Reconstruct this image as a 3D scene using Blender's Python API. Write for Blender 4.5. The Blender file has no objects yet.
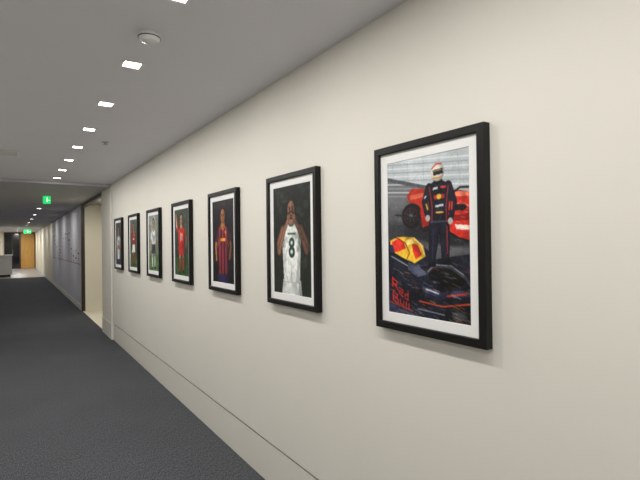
import bpy, bmesh, math, random
import numpy as np
from mathutils import Matrix, Vector
random.seed(3)
rng = np.random.RandomState(5)
sc = bpy.context.scene
sc.view_settings.view_transform = 'Standard'
sc.view_settings.look = 'None'

D = 1.359      # right wall plane
L = -1.60      # left wall plane
H = 2.543      # ceiling
H2 = 2.50      # ceiling past the soffit
YB, YE = -2.6, 38.0

# ---------------------------------------------------------------- materials
def s2l(c):
    return tuple(((v/255)/12.92 if v/255 <= .04045 else ((v/255+.055)/1.055)**2.4) for v in c)

def mat(name, col, rough=.6, spec=.3, noise=None, bump=None, metal=0, emit=None, estr=0):
    m = bpy.data.materials.new(name); m.use_nodes = True
    nt = m.node_tree; b = nt.nodes['Principled BSDF']
    c = s2l(col)
    b.inputs['Base Color'].default_value = (*c, 1)
    b.inputs['Roughness'].default_value = rough
    b.inputs['Specular IOR Level'].default_value = spec
    b.inputs['Metallic'].default_value = metal
    tc = nt.nodes.new('ShaderNodeTexCoord')
    if noise:
        scale, amt = noise
        n = nt.nodes.new('ShaderNodeTexNoise'); n.inputs['Scale'].default_value = scale
        n.inputs['Detail'].default_value = 4
        nt.links.new(tc.outputs['Object'], n.inputs['Vector'])
        r = nt.nodes.new('ShaderNodeValToRGB')
        r.color_ramp.elements[0].position = .3; r.color_ramp.elements[1].position = .7
        r.color_ramp.elements[0].color = (*[v*(1-amt) for v in c], 1)
        r.color_ramp.elements[1].color = (*[min(1, v*(1+amt)) for v in c], 1)
        nt.links.new(n.outputs['Fac'], r.inputs['Fac'])
        nt.links.new(r.outputs['Color'], b.inputs['Base Color'])
    if bump:
        scale, st, dist = bump
        n2 = nt.nodes.new('ShaderNodeTexNoise'); n2.inputs['Scale'].default_value = scale
        nt.links.new(tc.outputs['Object'], n2.inputs['Vector'])
        bp = nt.nodes.new('ShaderNodeBump'); bp.inputs['Strength'].default_value = st
        bp.inputs['Distance'].default_value = dist
        nt.links.new(n2.outputs['Fac'], bp.inputs['Height'])
        nt.links.new(bp.outputs['Normal'], b.inputs['Normal'])
    if emit:
        b.inputs['Emission Color'].default_value = (*s2l(emit), 1)
        b.inputs['Emission Strength'].default_value = estr
    return m

M_wall = mat('wall_paint', (229,226,218), .75, .2, noise=(1.5,.012), bump=(260,.12,.002))
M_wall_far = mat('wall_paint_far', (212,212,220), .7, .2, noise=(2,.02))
M_cream = mat('cream_paint', (236,229,210), .6, .2, noise=(2,.02))
M_base = mat('baseboard_paint', (229,227,219), .5, .3, noise=(3,.01))
M_reveal = mat('reveal_shadow_gap', (50,48,45), .8, .1, noise=(8,.03))  # shade of the baseboard gap put in as a dark colour
M_ceil = mat('ceiling_paint', (232,231,236), .85, .1, noise=(2,.01))
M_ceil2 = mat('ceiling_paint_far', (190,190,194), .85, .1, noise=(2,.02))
M_black = mat('black_lacquer', (10,10,11), .4, .3, noise=(40,.2))
M_mat = mat('mat_board', (238,238,238), .8, .1, noise=(90,.01))
M_trim = mat('light_trim', (240,240,240), .4, .4, noise=(30,.01))
M_lens = mat('light_lens', (255,255,255), .4, .2, emit=(255,250,240), estr=14)
M_plastic = mat('detector_plastic', (225,225,225), .4, .4, noise=(30,.01))
M_darkpl = mat('dark_plastic', (50,50,52), .5, .3, noise=(30,.1))
M_metal = mat('brushed_metal', (170,170,170), .35, .5, noise=(60,.05), metal=.9)
M_green = mat('exit_green', (20,170,80), .5, .2, emit=(30,220,110), estr=1.0)
M_signw = mat('exit_white', (240,255,245), .5, .2, emit=(235,255,240), estr=1.3)
M_tile = mat('lobby_tile', (150,148,146), .35, .4, noise=(5,.05))
M_dark = mat('dark_glass', (18,20,24), .1, .6, noise=(3,.1))
M_frame_dk = mat('dark_frame', (58,48,42), .4, .4, noise=(20,.1))
M_white = mat('white_laminate', (225,225,228), .35, .4, noise=(10,.01))
M_red = mat('graphic_red', (180,70,75), .6, .2, noise=(30,.05))
M_blue = mat('graphic_blue', (95,105,165), .6, .2, noise=(30,.05))
M_gray = mat('graphic_gray', (155,155,170), .6, .2, noise=(30,.05))

# wood
M_wood = mat('door_oak', (190,140,70), .45, .3)
nt = M_wood.node_tree; b = nt.nodes['Principled BSDF']
tc = nt.nodes.new('ShaderNodeTexCoord'); mp = nt.nodes.new('ShaderNodeMapping'); mp.inputs['Scale'].default_value = (12,12,.8)
nz = nt.nodes.new('ShaderNodeTexNoise'); nz.inputs['Scale'].default_value = 3
rp = nt.nodes.new('ShaderNodeValToRGB')
rp.color_ramp.elements[0].color = (*s2l((180,128,58)),1); rp.color_ramp.elements[1].color = (*s2l((226,180,106)),1)
nt.links.new(tc.outputs['Object'], mp.inputs['Vector']); nt.links.new(mp.outputs['Vector'], nz.inputs['Vector'])
nt.links.new(nz.outputs['Fac'], rp.inputs['Fac']); nt.links.new(rp.outputs['Color'], b.inputs['Base Color'])

# carpet
M_carpet = mat('carpet', (70,72,79), .95, .05)
nt = M_carpet.node_tree; b = nt.nodes['Principled BSDF']
tc = nt.nodes.new('ShaderNodeTexCoord')
mp = nt.nodes.new('ShaderNodeMapping'); mp.inputs['Scale'].default_value = (1.0,.35,1)
n1 = nt.nodes.new('ShaderNodeTexNoise'); n1.inputs['Scale'].default_value = 130; n1.inputs['Detail'].default_value = 5
n2 = nt.nodes.new('ShaderNodeTexNoise'); n2.inputs['Scale'].default_value = 1.6
nt.links.new(tc.outputs['Object'], mp.inputs['Vector']); nt.links.new(mp.outputs['Vector'], n1.inputs['Vector'])
nt.links.new(tc.outputs['Object'], n2.inputs['Vector'])
rp = nt.nodes.new('ShaderNodeValToRGB'); rp.color_ramp.elements[0].position=.33; rp.color_ramp.elements[1].position=.68
rp.color_ramp.elements[0].color = (*s2l((61,63,67)),1); rp.color_ramp.elements[1].color = (*s2l((106,108,113)),1)
mx = nt.nodes.new('ShaderNodeMixRGB'); mx.blend_type='MULTIPLY'; mx.inputs['Fac'].default_value=.2
nt.links.new(n1.outputs['Fac'], rp.inputs['Fac']); nt.links.new(rp.outputs['Color'], mx.inputs['Color1'])
nt.links.new(n2.outputs['Fac'], mx.inputs['Color2']); nt.links.new(mx.outputs['Color'], b.inputs['Base Color'])
bp = nt.nodes.new('ShaderNodeBump'); bp.inputs['Strength'].default_value=.5; bp.inputs['Distance'].default_value=.004
nt.links.new(n1.outputs['Fac'], bp.inputs['Height']); nt.links.new(bp.outputs['Normal'], b.inputs['Normal'])

# ---------------------------------------------------------------- mesh helpers
class MB:
    def __init__(s): s.v=[]; s.f=[]; s.m=[]; s.mats=[]
    def mi(s, m):
        if m not in s.mats: s.mats.append(m)
        return s.mats.index(m)
    def box(s, x0,x1,y0,y1,z0,z1,m):
        o=len(s.v); k=s.mi(m)
        s.v += [(x,y,z) for x in (x0,x1) for y in (y0,y1) for z in (z0,z1)]
        for q in ((0,1,3,2),(4,6,7,5),(0,4,5,1),(2,3,7,6),(0,2,6,4),(1,5,7,3)):
            s.f.append(tuple(o+i for i in q)); s.m.append(k)
    def lathe(s, cx,cy, prof, m, n=32):   # prof: (r,z)
        k=s.mi(m); o=len(s.v)
        for r,z in prof:
            for i in range(n):
                a=2*math.pi*i/n; s.v.append((cx+r*math.cos(a),cy+r*math.sin(a),z))
        for j in range(len(prof)-1):
            for i in range(n):
                i2=(i+1)%n
                s.f.append((o+j*n+i,o+j*n+i2,o+(j+1)*n+i2,o+(j+1)*n+i)); s.m.append(k)
        s.f.append(tuple(o+(len(prof)-1)*n+i for i in range(n))); s.m.append(k)
        s.f.append(tuple(o+n-1-i for i in range(n))); s.m.append(k)
    def obj(s, name, parent=None, bevel=0):
        me=bpy.data.meshes.new(name); me.from_pydata(s.v,[],s.f)
        for m in s.mats: me.materials.append(m)
        for p,k in zip(me.polygons,s.m): p.material_index=k
        bm=bmesh.new(); bm.from_mesh(me); bmesh.ops.recalc_face_normals(bm,faces=bm.faces); bm.to_mesh(me); bm.free()
        ob=bpy.data.objects.new(name,me); sc.collection.objects.link(ob)
        if parent: ob.parent=parent
        if bevel:
            md=ob.modifiers.new('b','BEVEL'); md.width=bevel; md.segments=2; md.limit_method='ANGLE'
        return ob

def simple(name, *boxes, bevel=0, parent=None):
    b=MB()
    for bx in boxes: b.box(*bx)
    return b.obj(name,parent,bevel)
def empty(name, loc=(0,0,0)):
    e=bpy.data.objects.new(name,None); e.location=loc; e.empty_display_size=.1; sc.collection.objects.link(e); return e

# ---------------------------------------------------------------- room shell
R0, R1 = 9.04, 12.04     # recess along the right wall
RD = .50                 # recess depth
SY = 8.15                # end of picture wall
T=.15
ZB=.274
simple('floor', (L-.3,D+RD+.3,YB-.2,26.8,-.1,0,M_carpet), (L-.3,D+RD+.3,26.8,YE+.3,-.1,0,M_tile))
simple('recess_floor_tile', (D+.01,D+RD,R0,R1,0,.004,M_cream))
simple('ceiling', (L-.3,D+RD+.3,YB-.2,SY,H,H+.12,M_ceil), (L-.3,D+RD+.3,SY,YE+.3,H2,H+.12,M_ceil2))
# picture wall: upper wall, shadow gap, slightly recessed skirting
simple('wall_right', (D,D+T,YB,SY,ZB+.003,H,M_wall), (D+.018,D+T,YB,SY,0,ZB+.003,M_reveal))
simple('baseboard_right', (D+.006,D+.0175,YB,SY,.003,ZB-.012,M_base))
simple('trim_1', (D-.02,D+T,SY,R0,0,H2,M_wall))
simple('trim_2', (D-.026,D-.02,SY,R0,.003,ZB-.004,M_base))
simple('wall_recess', (D+RD,D+RD+.1,R0-.1,R1+.1,0,H2,M_cream), (D+.002,D+RD,R0-.1,R0,0,H2,M_cream),
       (D+.06,D+RD,R1,R1+.1,0,H2,M_cream))
simple('trim_3', (D-.012,D+.06,R1,R1+.10,0,H2,M_frame_dk),(D-.01,D+.06,R0,R1,2.44,H2,M_frame_dk))
simple('wall_right_far', (D,D+T,R1+.1,21.7,0,H2,M_wall_far),(D,D+T,21.7,YE,0,H2,M_cream))
simple('baseboard_far', (D-.008,D,R1+.1,YE,0,.12,M_base))
simple('wall_left', (L-T,L,YB,YE,0,H,M_wall))
simple('baseboard_left', (L,L+.008,YB,YE,0,.12,M_base))
simple('wall_back', (L-T,D+T,YB-T,YB,0,H,M_wall))
simple('wall_end', (L-T,D+T,YE,YE+T,0,H2,M_cream))

# ---------------------------------------------------------------- end doors
dr=MB()
dr.box(.50,1.30,YE-.05,YE-.005,.01,2.42,M_wood)
dr.box(.46,.50,YE-.07,YE-.002,0,2.46,M_frame_dk); dr.box(1.30,1.34,YE-.07,YE-.002,0,2.46,M_frame_dk); dr.box(.46,1.34,YE-.07,YE-.002,2.42,2.46,M_frame_dk)
dr.box(.56,.58,YE-.11,YE-.09,.85,1.25,M_metal); dr.box(.56,.58,YE-.09,YE-.05,.88,.90,M_metal); dr.box(.56,.58,YE-.09,YE-.05,1.20,1.22,M_metal)
dr.obj('door_1')
gd=MB(); Y2=YE-.09
gd.box(-.41,.42,Y2+.03,Y2+.05,.05,2.40,M_dark)
for a,b_ in ((-.45,-.40),(-.02,.02),(.41,.455)): gd.box(a,b_,Y2,Y2+.085,0,2.45,M_frame_dk)
gd.box(-.45,.455,Y2,Y2+.085,0,.06,M_frame_dk); gd.box(-.45,.455,Y2,Y2+.085,2.40,2.49,M_frame_dk)
gd.box(.03,.05,Y2-.05,Y2-.03,.9,1.3,M_metal); gd.box(.03,.05,Y2-.03,Y2,.92,.94,M_metal); gd.box(.03,.05,Y2-.03,Y2,1.26,1.28,M_metal)
gd.obj('door_2')

# reception counter
rc=MB()
rc.box(-1.2,-.02,28.1,28.8,.10,1.06,M_white); rc.box(-1.15,-.08,28.15,28.75,0,.10,M_darkpl)
rc.box(-1.24,.02,28.05,28.85,1.06,1.10,M_white); rc.box(-.02,-.015,28.3,28.32,.12,1.04,M_gray)
rc.obj('reception_counter',bevel=.004)

# wall graphic on far wall
wg=MB()
x0,x1=D-.004,D-.0005
for yy in np.arange(12.6,21.0,.55):
    z=1.55+.35*math.sin(yy*1.3)
    wg.box(x0,x1,yy,yy+.30,z,z+.04,random.choice([M_red,M_blue,M_gray]))
    wg.box(x0,x1,yy+.05,yy+.22,z-.12,z-.09,M_gray)
    wg.box(x0,x1,yy+.1,yy+.115,1.1,z-.12,M_gray)
    if random.random()<.4: wg.box(x0,x1,yy,yy+.16,z+.18,z+.24,random.choice([M_red,M_blue,M_gray]))
wg.box(x0,x1,12.4,21.3,1.085,1.10,M_red)
wg.obj('timeline_wall_graphic')

# ---------------------------------------------------------------- ceiling fittings
def area(name, loc, size, power, parent, col=(1,.975,.93)):
    l=bpy.data.lights.new(name,'AREA'); l.shape='SQUARE'; l.size=size; l.energy=power; l.color=col
    o=bpy.data.objects.new(name,l); o.location=loc; sc.collection.objects.link(o); o.parent=parent
    return o
def downlight(x,y,z,power,s=.042):
    b=MB(); w=.014
    for (a,b1,c,d) in ((-s-w,-s,-s-w,s+w),(s,s+w,-s-w,s+w),(-s,s,-s-w,-s),(-s,s,s,s+w)):
        b.box(x+a,x+b1,y+c,y+d,z-.005,z,M_trim)
    b.box(x-s,x+s,y-s,y+s,z-.002,z,M_lens)
    o=b.obj('downlight_or_fill')
    area('lamp',(x,y,z-.007),s*1.8,power,o)
for k in range(-4,8):
    downlight(.555,1.825+.845*k,H,6.9)
for k in range(-2,5):  # unseen left row, added as fill to bounce light onto the ceiling
    downlight(-.85,1.80+1.7*k,H,6.0)
for y in (10.44,13.7,16.5,19.3,22.2,25.0):
    downlight(.58,y,H2,10)
for y in (29,32.5,36):
    downlight(.3,y,H2,42)
downlight(D+.27,R0+1.5,H2,12)

# smoke detector
b=MB(); b.lathe(.546,2.245,[(.055,H),(.055,H-.012),(.050,H-.016),(.048,H-.024),(.038,H-.034),(.020,H-.040),(.006,H-.042)],M_plastic)
b.lathe(.546,2.245,[(.0515,H-.0165),(.0515,H-.020)],M_darkpl)
b.obj('smoke_detector')
# sprinkler
b=MB(); b.lathe(.753,4.83,[(.035,H),(.034,H-.004),(.012,H-.006),(.010,H-.02),(.022,H-.022),(.022,H-.025)],M_metal)
b.obj('fire_sprinkler')
# vent
b=MB(); vx,vy=-.10,5.9
b.box(vx-.17,vx+.17,vy-.17,vy-.15,H-.008,H,M_trim); b.box(vx-.17,vx+.17,vy+.15,vy+.17,H-.008,H,M_trim)
b.box(vx-.17,vx-.15,vy-.15,vy+.15,H-.008,H,M_trim); b.box(vx+.15,vx+.17,vy-.15,vy+.15,H-.008,H,M_trim)
b.box(vx-.15,vx+.15,vy-.15,vy+.15,H-.002,H,M_darkpl)
for i in range(8): b.box(vx-.15,vx+.15,vy-.14+i*.037,vy-.125+i*.037,H-.007,H-.002,M_trim)
b.obj('ceiling_air_vent')
# exit signs
def exit_sign(x,y,z,w=.17,h=.14):
    b=MB()
    b.box(x-w/2,x+w/2,y-.012,y+.012,z-h/2,z+h/2,M_green)
    b.box(x-.008,x+.008,y-.006,y+.006,z+h/2,H2,M_metal)
    b.box(x-w*.05,x+w*.08,y-.014,y-.012,z-h*.25,z+h*.15,M_signw)
    b.box(x-w*.03,x+w*.07,y-.014,y-.012,z+h*.2,z+h*.35,M_signw)
    b.box(x+w*.2,x+w*.4,y-.014,y-.012,z-h*.1,z,M_signw)
    b.obj('exit_sign')
exit_sign(.53,9.7,2.38,.12,.14)
exit_sign(.70,29.6,2.33,.34,.2)

# ---------------------------------------------------------------- printed art (vertex-painted canvas)
def smooth(h,w,ch,cw):
    g=rng.randn(ch+2,cw+2)
    y=np.linspace(0,ch,h); x=np.linspace(0,cw,w)
    yi=y.astype(int); xi=x.astype(int); fy=(y-yi)[:,None]; fx=(x-xi)[None]
    fy=fy*fy*(3-2*fy); fx=fx*fx*(3-2*fx)
    a=g[np.ix_(yi,xi)]; b_=g[np.ix_(yi,xi+1)]; c=g[np.ix_(yi+1,xi)]; d=g[np.ix_(yi+1,xi+1)]
    return (a*(1-fx)+b_*fx)*(1-fy)+(c*(1-fx)+d*fx)*fy
class Art:
    def __init__(s,w,h,bg):
        s.w,s.h=w,h
        s.U,s.V=np.meshgrid(np.linspace(0,1,w),np.linspace(0,1,h))
        s.A=w/h; s.c=np.zeros((h,w,3)); s.c[:]=bg
        s.folds=.5*smooth(h,w,9,7)+.4*smooth(h,w,22,18)+.3*smooth(h,w,50,36)
    def put(s,m,col,a=1,sh=None):
        m=np.clip(m,0,1)[...,None]*a; c=np.array(col,float)
        if sh is not None: c=c*sh[...,None]
        s.c=s.c*(1-m)+c*m
    def E(s,cu,cv,ru,rv,col,rot=0,a=1,soft=0):
        x=(s.U-cu)*s.A; y=s.V-cv; r=math.radians(rot)
        X=(x*math.cos(r)+y*math.sin(r))/(ru*s.A); Y=(-x*math.sin(r)+y*math.cos(r))/rv
        d=np.sqrt(X*X+Y*Y); k=1/max(soft,1.0/(min(ru*s.A,rv)*s.h+1))
        sh=None
        if not soft and min(ru*s.A,rv)>.02: sh=np.clip(1.10-.32*d*d-.14*X-.10*Y,.4,1.25)
        s.put((1-d)*k+.5,col,a,sh)
    def P(s,pts,col,a=1,f=.17):
        ins=np.zeros(s.U.shape,bool); n=len(pts)
        for i in range(n):
            (x1,y1),(x2,y2)=pts[i],pts[(i+1)%n]
            if y1==y2: continue
            c=((y1>s.V)!=(y2>s.V))&(s.U<(x2-x1)*(s.V-y1)/(y2-y1)+x1)
            ins^=c
        u0=min(p[0] for p in pts); u1=max(p[0] for p in pts); t=(s.U-u0)/(u1-u0+1e-6)
        s.put(ins.astype(float),col,a,np.clip(1+f*s.folds+.08-.22*np.abs(t-.4),.45,1.35))
    def S(s,pts,w,col,w2=None,a=1):
        w2=w if w2 is None else w2; n=len(pts)-1; m=np.zeros(s.U.shape); q=np.full(s.U.shape,9.)
        for i in range(n):
            (x1,y1),(x2,y2)=pts[i],pts[i+1]
            ax,ay=x1*s.A,y1; bx,by=x2*s.A,y2; dx,dy=bx-ax,by-ay
            t=np.clip(((s.U*s.A-ax)*dx+(s.V-ay)*dy)/(dx*dx+dy*dy+1e-9),0,1)
            d=np.hypot(s.U*s.A-ax-t*dx,s.V-ay-t*dy)
            ww=(w+(w2-w)*(i+t)/n)/2
            m=np.maximum(m,np.clip((ww-d)*s.h+.5,0,1)); q=np.minimum(q,d/ww)
        sh=np.clip(1.12-.5*np.minimum(q,1)**2+.10*s.folds,.4,1.3) if w>.022 else None
        s.put(m,col,a,sh)
    def noise(s,amt,cell=1):
        hh,ww=s.h//cell+2,s.w//cell+2
        n=rng.randn(hh,ww); n=np.kron(n,np.ones((cell,cell)))[:s.h,:s.w]
        s.c=np.clip(s.c+n[...,None]*amt,0,255)
    def blur(s,k=1):
        for _ in range(k):
            p=np.pad(s.c,((1,1),(1,1),(0,0)),'edge')
            s.c=(p[:-2,1:-1]+p[2:,1:-1]+p[1:-1,:-2]+p[1:-1,2:]+2*s.c)/6
    def shade(s,f): s.c=np.clip(s.c*f[...,None],0,255)

def art1():
    a=Art(200,300,(92,92,97))
    a.shade(1+.10*np.sin((a.V+a.U*.22)*60+a.folds)*np.sin(a.U*9))
    a.shade(1+.10*a.folds)
    a.E(.1,.2,.3,.1,(128,128,133),soft=.6,a=.7); a.E(.2,.47,.35,.07,(50,50,56),soft=.7,a=.8)
    # barrier / stands
    a.P([(0,0),(1,0),(1,.27),(.5,.20),(0,.115)],(190,198,203),f=.05)
    for i in range(10):
        v=.006+.026*i; a.S([(0,v-.02),(1,v+.045)],.008,(152,162,168) if i%2 else (230,234,237),a=.8)
    a.P([(0,.095),(.5,.18),(1,.25),(1,.275),(.5,.205),(0,.12)],(84,88,94))
    for i in range(5): a.S([(.08+.2*i,0),(.1+.2*i,.2)],.004,(130,140,148),a=.4)
    # shadow under rival car
    a.E(.66,.50,.42,.045,(34,34,38),rot=8,soft=.4,a=.85)
    a.P([(.27,.235),(.34,.19),(.53,.205),(.56,.30),(.46,.345),(.32,.30)],(186,50,36))
    a.P([(.30,.235),(.50,.225),(.52,.25),(.32,.262)],(226,104,74))
    a.P([(.70,.29),(.82,.235),(1,.25),(1,.53),(.88,.515),(.72,.46),(.60,.40)],(204,46,34))
    a.P([(.72,.285),(.82,.24),(1,.25),(1,.275),(.84,.27)],(236,120,88),f=.25)
    a.S([(.74,.33),(.86,.31),(1,.33)],.012,(244,150,118),a=.7); a.S([(.72,.36),(.85,.345),(1,.36)],.008,(120,20,18))
    a.P([(.78,.38),(1,.37),(1,.41),(.8,.41)],(136,20,20))
    a.P([(.84,.43),(1,.44),(1,.465),(.86,.46)],(246,215,204))
    a.S([(.72,.455),(.88,.51),(1,.53)],.014,(30,20,22))
    a.E(.90,.335,.07,.02,(25,20,24)); a.S([(.8,.26),(.9,.22),(1,.225)],.012,(35,30,34))
    for cu,cv,ru in ((.335,.365,.135),(.50,.42,.08)):
        a.E(cu,cv,ru,ru*.6,(30,30,33)); a.E(cu-.012,cv+.002,ru*.66,ru*.40,(92,40,38)); a.E(cu-.012,cv+.002,ru*.58,ru*.35,(30,30,34)); a.E(cu-.012,cv,ru*.16,ru*.10,(130,130,130))
        for t in range(7):
            an=t*.9; a.S([(cu-.012,cv),(cu-.012+ru*.5*math.cos(an),cv+ru*.31*math.sin(an))],.004,(84,84,90))
    a.S([(.12,.35),(.30,.37),(.5,.40)],.01,(40,36,40)); a.P([(.44,.33),(.56,.31),(.6,.42),(.47,.44)],(164,36,30))
    # near car
    a.P([(0,.535),(.12,.505),(.30,.50),(.50,.565),(.62,.635),(1,.60),(1,1),(0,1)],(27,29,42),f=.5)
    a.P([(.03,.52),(.14,.495),(.36,.50),(.48,.555),(.50,.62),(.36,.665),(.20,.63),(.04,.585)],(224,176,50),f=.22)
    a.P([(.05,.53),(.16,.505),(.22,.53),(.25,.57),(.16,.59),(.07,.60)],(206,50,38),f=.3); a.P([(.02,.545),(.07,.55),(.10,.62),(.02,.60)],(40,44,66))
    a.P([(.33,.535),(.41,.55),(.46,.61),(.38,.64),(.34,.59)],(198,46,36),f=.3); a.P([(.24,.52),(.33,.51),(.36,.54),(.27,.55)],(250,224,130))
    a.S([(.12,.50),(.24,.535),(.30,.60),(.26,.64)],.006,(120,40,30)); a.S([(.36,.505),(.45,.55),(.49,.61)],.006,(250,230,170))
    a.S([(.02,.60),(.22,.645),(.42,.69),(.55,.68)],.014,(16,16,22)); a.S([(.05,.625),(.3,.69)],.008,(150,160,175))
    a.P([(.28,.66),(.42,.68),(.52,.73),(.40,.75),(.27,.71)],(70,76,96),f=.4)
    # lettering: slanted along the side of the bodywork
    R=(200,46,40)
    def T(pts): return [(.06+(u-.05)*.66,.765+(v-.735)*.66+(u-.05)*.20) for u,v in pts]
    for pts,w_ in (([(.05,.735),(.05,.82)],.014),([(.05,.74),(.14,.745),(.14,.785),(.06,.785)],.009),([(.07,.785),(.16,.82)],.010),
                   ([(.20,.79),(.27,.79),(.26,.825),(.19,.815),(.19,.845),(.27,.85)],.008),([(.37,.76),(.37,.85)],.009),([(.37,.81),(.31,.81),(.31,.85),(.37,.85)],.008),
                   ([(.06,.865),(.06,.955)],.012),([(.06,.87),(.15,.875),(.14,.91),(.07,.91)],.009),([(.07,.912),(.17,.92),(.16,.955),(.07,.955)],.009),
                   ([(.21,.89),(.21,.935),(.28,.94),(.28,.895)],.008),([(.33,.88),(.33,.945)],.009),([(.385,.88),(.385,.945)],.009)):
        a.S(T(pts),w_,R)
    # front wing endplate
    a.P([(0,.93),(.12,.945),(.34,.975),(.34,1),(0,1)],(44,48,70),f=.4); a.S([(0,.925),(.34,.97)],.007,(190,60,46))
    # cockpit, halo, details
    a.E(.74,.735,.21,.06,(14,14,17),rot=8); a.S([(.52,.72),(.60,.675),(.80,.68),(.95,.735),(1,.78)],.024,(56,58,68)); a.S([(.53,.712),(.61,.668),(.8,.672),(.93,.72)],.005,(170,175,185))
    a.P([(.46,.80),(.70,.83),(1,.80),(1,.84),(.7,.87),(.46,.84)],(52,58,84),f=.4); a.P([(.50,.815),(.66,.838),(.66,.846),(.5,.826)],(205,210,218))
    a.P([(.74,.845),(.96,.82),(.96,.832),(.74,.857)],(195,60,48))
    a.S([(.42,.90),(.7,.915),(1,.88)],.010,(190,70,42)); a.S([(.40,.95),(.75,.965),(1,.93)],.006,(150,155,170))
    a.E(.88,.96,.16,.05,(20,20,23)); a.E(.88,.96,.08,.026,(66,66,72))
    for i in range(170):
        u,v=rng.rand(),.64+.36*rng.rand(); l=.02+.07*rng.rand(); sl=.10+.15*rng.rand()
        c=[(120,128,150),(170,176,190),(12,12,16),(12,12,16),(60,66,96),(180,70,50),(200,160,80)][rng.randint(7)]
        a.S([(u,v),(u+l,v+l*sl)],.003+.003*rng.rand(),c,a=.35+.35*rng.rand())
    for i in range(60):
        u,v=.66+.34*rng.rand(),.24+.28*rng.rand()
        a.S([(u,v),(u+.06*rng.rand(),v+.006)],.003,[(255,170,140),(110,16,16),(240,230,225)][rng.randint(3)],a=.4)
    # driver
    N=(27,28,42); N2=(50,54,80)
    a.S([(.615,.40),(.60,.53),(.575,.655)],.092,N,.055); a.S([(.715,.40),(.735,.52),(.735,.64)],.092,N,.055)
    a.S([(.60,.45),(.585,.63)],.006,N2); a.S([(.755,.44),(.76,.6)],.006,(180,50,45))
    a.P([(.535,.665),(.62,.645),(.63,.675),(.53,.69)],(14,14,18)); a.P([(.70,.63),(.79,.63),(.81,.66),(.70,.665)],(14,14,18))
    a.P([(.545,.19),(.61,.165),(.71,.165),(.785,.19),(.79,.26),(.765,.42),(.565,.42),(.545,.28)],N,f=.45)
    a.S([(.555,.20),(.50,.285),(.53,.365)],.056,N,.038); a.S([(.775,.20),(.835,.30),(.80,.395)],.056,N,.038)
    a.E(.535,.385,.028,.020,(190,180,176)); a.E(.795,.41,.028,.020,(190,180,176))
    a.S([(.57,.41),(.76,.41)],.012,(60,64,84)); a.S([(.56,.20),(.59,.32),(.585,.41)],.006,(190,45,45)); a.S([(.775,.2),(.75,.32),(.755,.41)],.006,(190,45,45))
    a.P([(.61,.25),(.73,.245),(.73,.272),(.61,.277)],(196,48,40),f=.5); a.E(.67,.26,.028,.016,(230,184,60)); a.P([(.60,.205),(.655,.20),(.655,.214),(.60,.218)],(215,215,218))
    a.P([(.69,.20),(.75,.20),(.75,.212),(.69,.212)],(205,60,50)); a.P([(.625,.31),(.72,.305),(.72,.318),(.625,.324)],(205,205,212)); a.P([(.63,.35),(.72,.35),(.72,.36),(.63,.36)],(220,174,60))
    a.S([(.52,.30),(.535,.33)],.012,(210,164,60)); a.S([(.815,.30),(.81,.34)],.012,(205,60,50)); a.S([(.50,.26),(.515,.25)],.010,(205,205,210))
    for i in range(14): 
        u,v=.56+.2*rng.rand(),.2+.4*rng.rand(); a.S([(u,v),(u+.03*rng.rand()-.01,v+.02)],.004,(80,84,112),a=.5)
    a.E(.66,.165,.05,.02,(16,16,20)); a.E(.655,.112,.078,.056,(222,216,204)); a.P([(.60,.098),(.715,.092),(.72,.125),(.61,.132)],(38,34,44)); a.S([(.61,.105),(.70,.1)],.005,(210,160,90))
    a.S([(.59,.088),(.64,.063),(.70,.066)],.008,(195,50,44)); a.S([(.60,.147),(.70,.145)],.008,(196,150,60))
    a.blur(1); a.noise(5,1); a.noise(3,3)
    return a

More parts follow.
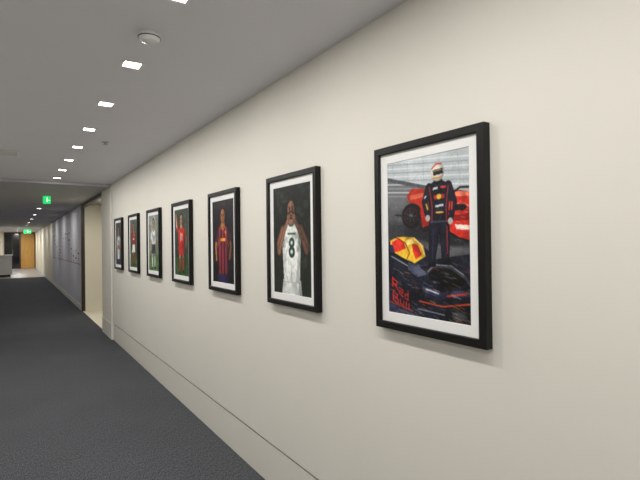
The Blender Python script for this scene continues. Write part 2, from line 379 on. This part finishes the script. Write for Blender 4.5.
def player(bg1,bg2,skin,jersey,shorts,hair,num=None,numc=(20,90,50),stripes=None,arms='down',spots=None,scale=1.0,legs=False,cx=.5,socks=None,floorc=None,trimc=None,beard=False,w=110,h=165,top=.13):
    a=Art(w,h,bg1)
    f=a.V[...,None]; a.c=np.array(bg1,float)*(1-f)+np.array(bg2,float)*f
    if spots:
        for i in range(60):
            a.E(rng.rand(),rng.rand()*.8,.02+.05*rng.rand(),.012+.03*rng.rand(),spots[rng.randint(len(spots))],a=.35,soft=.7)
    a.shade(1+.15*a.folds)
    if floorc: a.P([(0,.74),(1,.70),(1,1),(0,1)],floorc)
    k=scale
    def q(u,v): return (cx+(u-.5)*k, top+(v-.13)*k)
    def Q(*p): return [q(*i) for i in p]
    dk=tuple(c*.72 for c in skin); jd=tuple(c*.74 for c in jersey); sd=tuple(c*.72 for c in shorts)
    if legs:
        a.S(Q((.42,.55),(.38,.72),(.36,.90)),.085*k,skin,.045*k); a.S(Q((.58,.55),(.62,.70),(.60,.88)),.085*k,dk,.045*k)
        if socks:
            a.S(Q((.38,.74),(.36,.90)),.06*k,socks,.05*k); a.S(Q((.62,.73),(.60,.88)),.06*k,socks,.05*k)
        a.P(Q((.30,.91),(.40,.89),(.41,.93),(.29,.94)),(30,30,34)); a.P(Q((.57,.88),(.68,.89),(.70,.92),(.57,.92)),(30,30,34))
        a.P(Q((.34,.48),(.66,.48),(.70,.66),(.52,.66),(.50,.60),(.47,.67),(.29,.66)),shorts)
        ty=.50
    else:
        a.P(Q((.30,.72),(.71,.72),(.80,1.1),(.54,1.1),(.51,.90),(.48,1.1),(.20,1.1)),shorts); a.P(Q((.66,.74),(.71,.74),(.80,1.1),(.72,1.1)),sd)
        a.S(Q((.30,.735),(.71,.735)),.014*k,jd); ty=.74
    a.S(Q((.5,.20),(.5,.28)),.10*k,dk)
    a.P(Q((.30,.295),(.36,.272),(.43,.255),(.57,.255),(.64,.272),(.70,.295),(.72,.40),(.69,ty),(.32,ty),(.28,.40)),jersey,f=.2)
    a.P(Q((.64,.34),(.70,.30),(.72,.40),(.69,ty),(.60,ty),(.66,.5)),jd)
    if stripes:
        for i in range(3):
            u=.35+.12*i; a.P(Q((u,.27),(u+.055,.27),(u+.055,ty),(u,ty)),stripes)
    for i in range(7):
        u=.34+.32*rng.rand(); v=.5+.2*rng.rand() if not legs else .4+.08*rng.rand()
        a.S(Q((u,v),(u+.06*rng.randn()*.5,v+.07)),.007*k,jd,a=.5)
    a.E(*q(.5,.255),.085*k,.035*k,skin)
    if trimc:
        a.S(Q((.42,.258),(.46,.29),(.54,.29),(.58,.258)),.008*k,trimc); a.S(Q((.31,.30),(.33,.42),(.30,.46)),.008*k,trimc); a.S(Q((.69,.30),(.68,.42),(.71,.46)),.008*k,trimc)
    # head
    a.E(*q(.5,.135),.098*k,.083*k,hair); a.E(*q(.5,.158),.082*k,.072*k,skin); a.E(*q(.535,.165),.045*k,.06*k,dk,a=.5,soft=.4)
    if beard: a.E(*q(.5,.200),.068*k,.036*k,hair); a.S(Q((.475,.193),(.525,.193)),.009*k,(150,80,70))
    else: a.S(Q((.475,.198),(.525,.198)),.008*k,(140,70,65))
    for e in (.465,.535):
        a.E(*q(e,.155),.022*k,.012*k,dk,soft=.5,a=.7); a.E(*q(e,.153),.015*k,.006*k,(25,18,16)); a.S(Q((e-.02,.138),(e+.02,.138)),.006*k,hair)
    a.S(Q((.5,.15),(.502,.178)),.007*k,dk); a.E(*q(.5,.180),.016*k,.008*k,dk)
    # arms
    if arms=='lips':
        a.S(Q((.30,.32),(.19,.43),(.20,.50)),.080*k,skin,.062*k); a.S(Q((.20,.50),(.32,.34),(.44,.225)),.062*k,skin,.036*k)
        a.S(Q((.71,.32),(.83,.42),(.84,.49)),.080*k,dk,.062*k); a.S(Q((.84,.49),(.70,.34),(.565,.225)),.062*k,dk,.036*k)
        for i in range(9): 
            t=rng.rand(); a.E(*q(.82-.2*t,.46-.2*t),.018*k,.008*k,(50,40,40),a=.5,rot=40)
        for (u,s_) in ((.44,1),(.565,-1)):
            a.E(*q(u,.218),.036*k,.024*k,skin)
            for j in range(4): a.S(Q((u,.212+.004*j),(u+s_*.05,.180+.012*j)),.009*k,skin if j%2 else dk)
    elif arms=='cross':
        a.S(Q((.29,.33),(.22,.48),(.42,.50),(.60,.46)),.075*k,skin,.05*k); a.S(Q((.71,.33),(.78,.48),(.58,.52),(.40,.47)),.075*k,dk,.05*k)
        a.P(Q((.25,.30),(.34,.29),(.32,.42),(.21,.42)),jersey); a.P(Q((.66,.29),(.75,.30),(.79,.42),(.68,.42)),jd)
    elif arms=='up':
        a.S(Q((.30,.32),(.16,.24),(.12,.08)),.070*k,skin,.04*k); a.S(Q((.70,.32),(.82,.42),(.80,.55)),.070*k,dk,.04*k)
        a.P(Q((.32,.29),(.30,.38),(.19,.31),(.22,.24)),jersey); a.P(Q((.67,.29),(.76,.32),(.81,.40),(.70,.42)),jd)
    else:
        a.S(Q((.30,.33),(.21,.46),(.24,.60)),.070*k,skin,.04*k); a.S(Q((.70,.33),(.80,.45),(.75,.58)),.070*k,dk,.04*k)
        a.P(Q((.26,.30),(.35,.29),(.31,.43),(.20,.41)),jersey); a.P(Q((.65,.29),(.74,.30),(.80,.41),(.69,.43)),jd)
    if num=='8':
        a.E(*q(.51,.425),.064*k,.042*k,numc); a.E(*q(.51,.425),.027*k,.018*k,jersey); a.E(*q(.51,.498),.072*k,.046*k,numc); a.E(*q(.51,.498),.032*k,.020*k,jersey)
        a.S(Q((.42,.352),(.60,.352)),.014*k,numc,a=.85)
    elif num=='10':
        a.S(Q((.44,.35),(.44,.46)),.020*k,numc); a.E(*q(.54,.405),.045*k,.055*k,numc); a.E(*q(.54,.405),.020*k,.034*k,jersey)
    elif num=='bar':
        a.P(Q((.40,.38),(.60,.38),(.60,.41),(.40,.41)),numc); a.E(*q(.60,.32),.025*k,.018*k,numc)
    a.blur(1); a.noise(6,1)
    return a

arts=[art1(),
 player((20,24,23),(36,42,35),(146,104,84),(218,222,220),(206,211,209),(26,20,18),num='8',numc=(34,64,52),arms='lips',trimc=(30,86,62),beard=True,spots=[(60,72,60),(90,90,80),(30,60,46)],scale=1.14,top=.19,w=130,h=195,cx=.50),
 player((20,18,28),(14,12,18),(170,108,70),(58,28,54),(34,28,66),(28,18,16),num='bar',numc=(222,150,50),stripes=(150,44,44),arms='down',spots=[(60,30,50),(40,40,70),(120,60,30)],scale=1.2,top=.16,trimc=(220,140,50)),
 player((60,74,62),(34,52,40),(190,140,110),(190,38,34),(176,34,32),(34,24,20),num='10',numc=(236,226,220),arms='up',spots=[(120,130,120),(160,60,50),(50,60,60)],legs=True,socks=(180,36,34),floorc=(52,86,48),scale=1.05,top=.13),
 player((150,158,152),(96,118,92),(196,150,122),(222,224,226),(60,64,78),(50,34,24),num='10',numc=(40,50,90),arms='down',spots=[(200,204,200),(90,110,90),(120,130,150)],legs=True,socks=(216,216,218),floorc=(88,122,78),scale=1.05,top=.13),
 player((86,92,84),(52,60,48),(170,120,96),(150,40,44),(220,220,216),(30,22,20),num='bar',numc=(232,226,210),arms='up',spots=[(140,150,140),(60,80,60)],legs=True,socks=(150,40,44),floorc=(74,100,62),scale=1.05,top=.13),
 player((66,70,76),(48,50,54),(186,140,116),(206,210,216),(40,46,60),(36,28,24),num='10',numc=(50,60,90),arms='cross',spots=[(130,136,146),(40,44,50)],scale=1.15,top=.16),
]

M_print=bpy.data.materials.new('photo_print'); M_print.use_nodes=True
nt=M_print.node_tree; b=nt.nodes['Principled BSDF']; at=nt.nodes.new('ShaderNodeAttribute'); at.attribute_name='ink'
nt.links.new(at.outputs['Color'],b.inputs['Base Color']); b.inputs['Roughness'].default_value=.45; b.inputs['Specular IOR Level'].default_value=.25

FW,FH,FD,RW=.565,.772,.035,.031
PWd,PHt=.425,.632
def frame(yc,zc,art):
    e=empty('framed_sports_photo',(D,yc,zc))
    prof=[(0,0),(0,-FD+.002),(.002,-FD),(RW-.003,-FD),(RW,-FD+.003),(RW,-FD+.016),(RW+.001,-.004)]
    b=MB(); k=b.mi(M_black); n=len(prof)
    for sy,sz in ((-1,-1),(1,-1),(1,1),(-1,1)):
        for d,x in prof: b.v.append((x-.0005,sy*(FW/2-d),sz*(FH/2-d)))
    for c in range(4):
        for i in range(n-1):
            c2=(c+1)%4; b.f.append((c*n+i,c*n+i+1,c2*n+i+1,c2*n+i)); b.m.append(k)
    b.f.append((0,n,2*n,3*n)); b.m.append(k)
    b.obj('moulding',e)
    b=MB(); k=b.mi(M_mat); xm=-FD+.012
    o=[(FW/2-RW+.0005,FH/2-RW+.0005,xm),(PWd/2,PHt/2,xm),(PWd/2-.0015,PHt/2-.0015,xm+.0018)]
    for hy,hz,x in o:
        for sy,sz in ((-1,-1),(1,-1),(1,1),(-1,1)): b.v.append((x,sy*hy,sz*hz))
    for r in range(2):
        for c in range(4):
            c2=(c+1)%4; b.f.append((r*4+c,r*4+c2,(r+1)*4+c2,(r+1)*4+c)); b.m.append(k)
    b.obj('mat_board',e)
    xs=xm+.002; w,h=art.w,art.h
    yy=(.5-art.U)*PWd; zz=(.5-art.V)*PHt
    co=np.stack([np.full(yy.shape,xs),yy,zz],-1).reshape(-1,3)
    idx=np.arange(w*h).reshape(h,w)
    fc=np.stack([idx[:-1,:-1],idx[1:,:-1],idx[1:,1:],idx[:-1,1:]],-1).reshape(-1,4)
    me=bpy.data.meshes.new('print'); me.from_pydata(co.tolist(),[],fc.tolist())
    at=me.color_attributes.new('ink','FLOAT_COLOR','POINT')
    c=np.clip(art.c,0,255)/255; lin=np.where(c<=.04045,c/12.92,((c+.055)/1.055)**2.4).reshape(-1,3)
    at.data.foreach_set('color',np.concatenate([lin,np.ones((len(lin),1))],1).astype(np.float32).ravel())
    me.materials.append(M_print)
    ob=bpy.data.objects.new('print',me); sc.collection.objects.link(ob); ob.parent=e
for k,a in enumerate(arts):
    frame(1.262+1.035*k,1.566,a)

# ---------------------------------------------------------------- world & camera
w=bpy.data.worlds.new('world'); sc.world=w; w.use_nodes=True
w.node_tree.nodes['Background'].inputs[0].default_value=(.05,.05,.055,1)
w.node_tree.nodes['Background'].inputs[1].default_value=.3

cam=bpy.data.cameras.new('camera'); co=bpy.data.objects.new('camera',cam); sc.collection.objects.link(co)
cam.sensor_width=36; cam.lens=36*460/640; cam.clip_start=.05; cam.clip_end=200
th=math.radians(33.8)
co.matrix_world=Matrix.Translation((0,0,1.55))@(Matrix.Rotation(-th,4,'Z')@Matrix.Rotation(math.pi/2+.0052,4,'X')@Matrix.Rotation(-.012,4,'Z'))
sc.camera=co
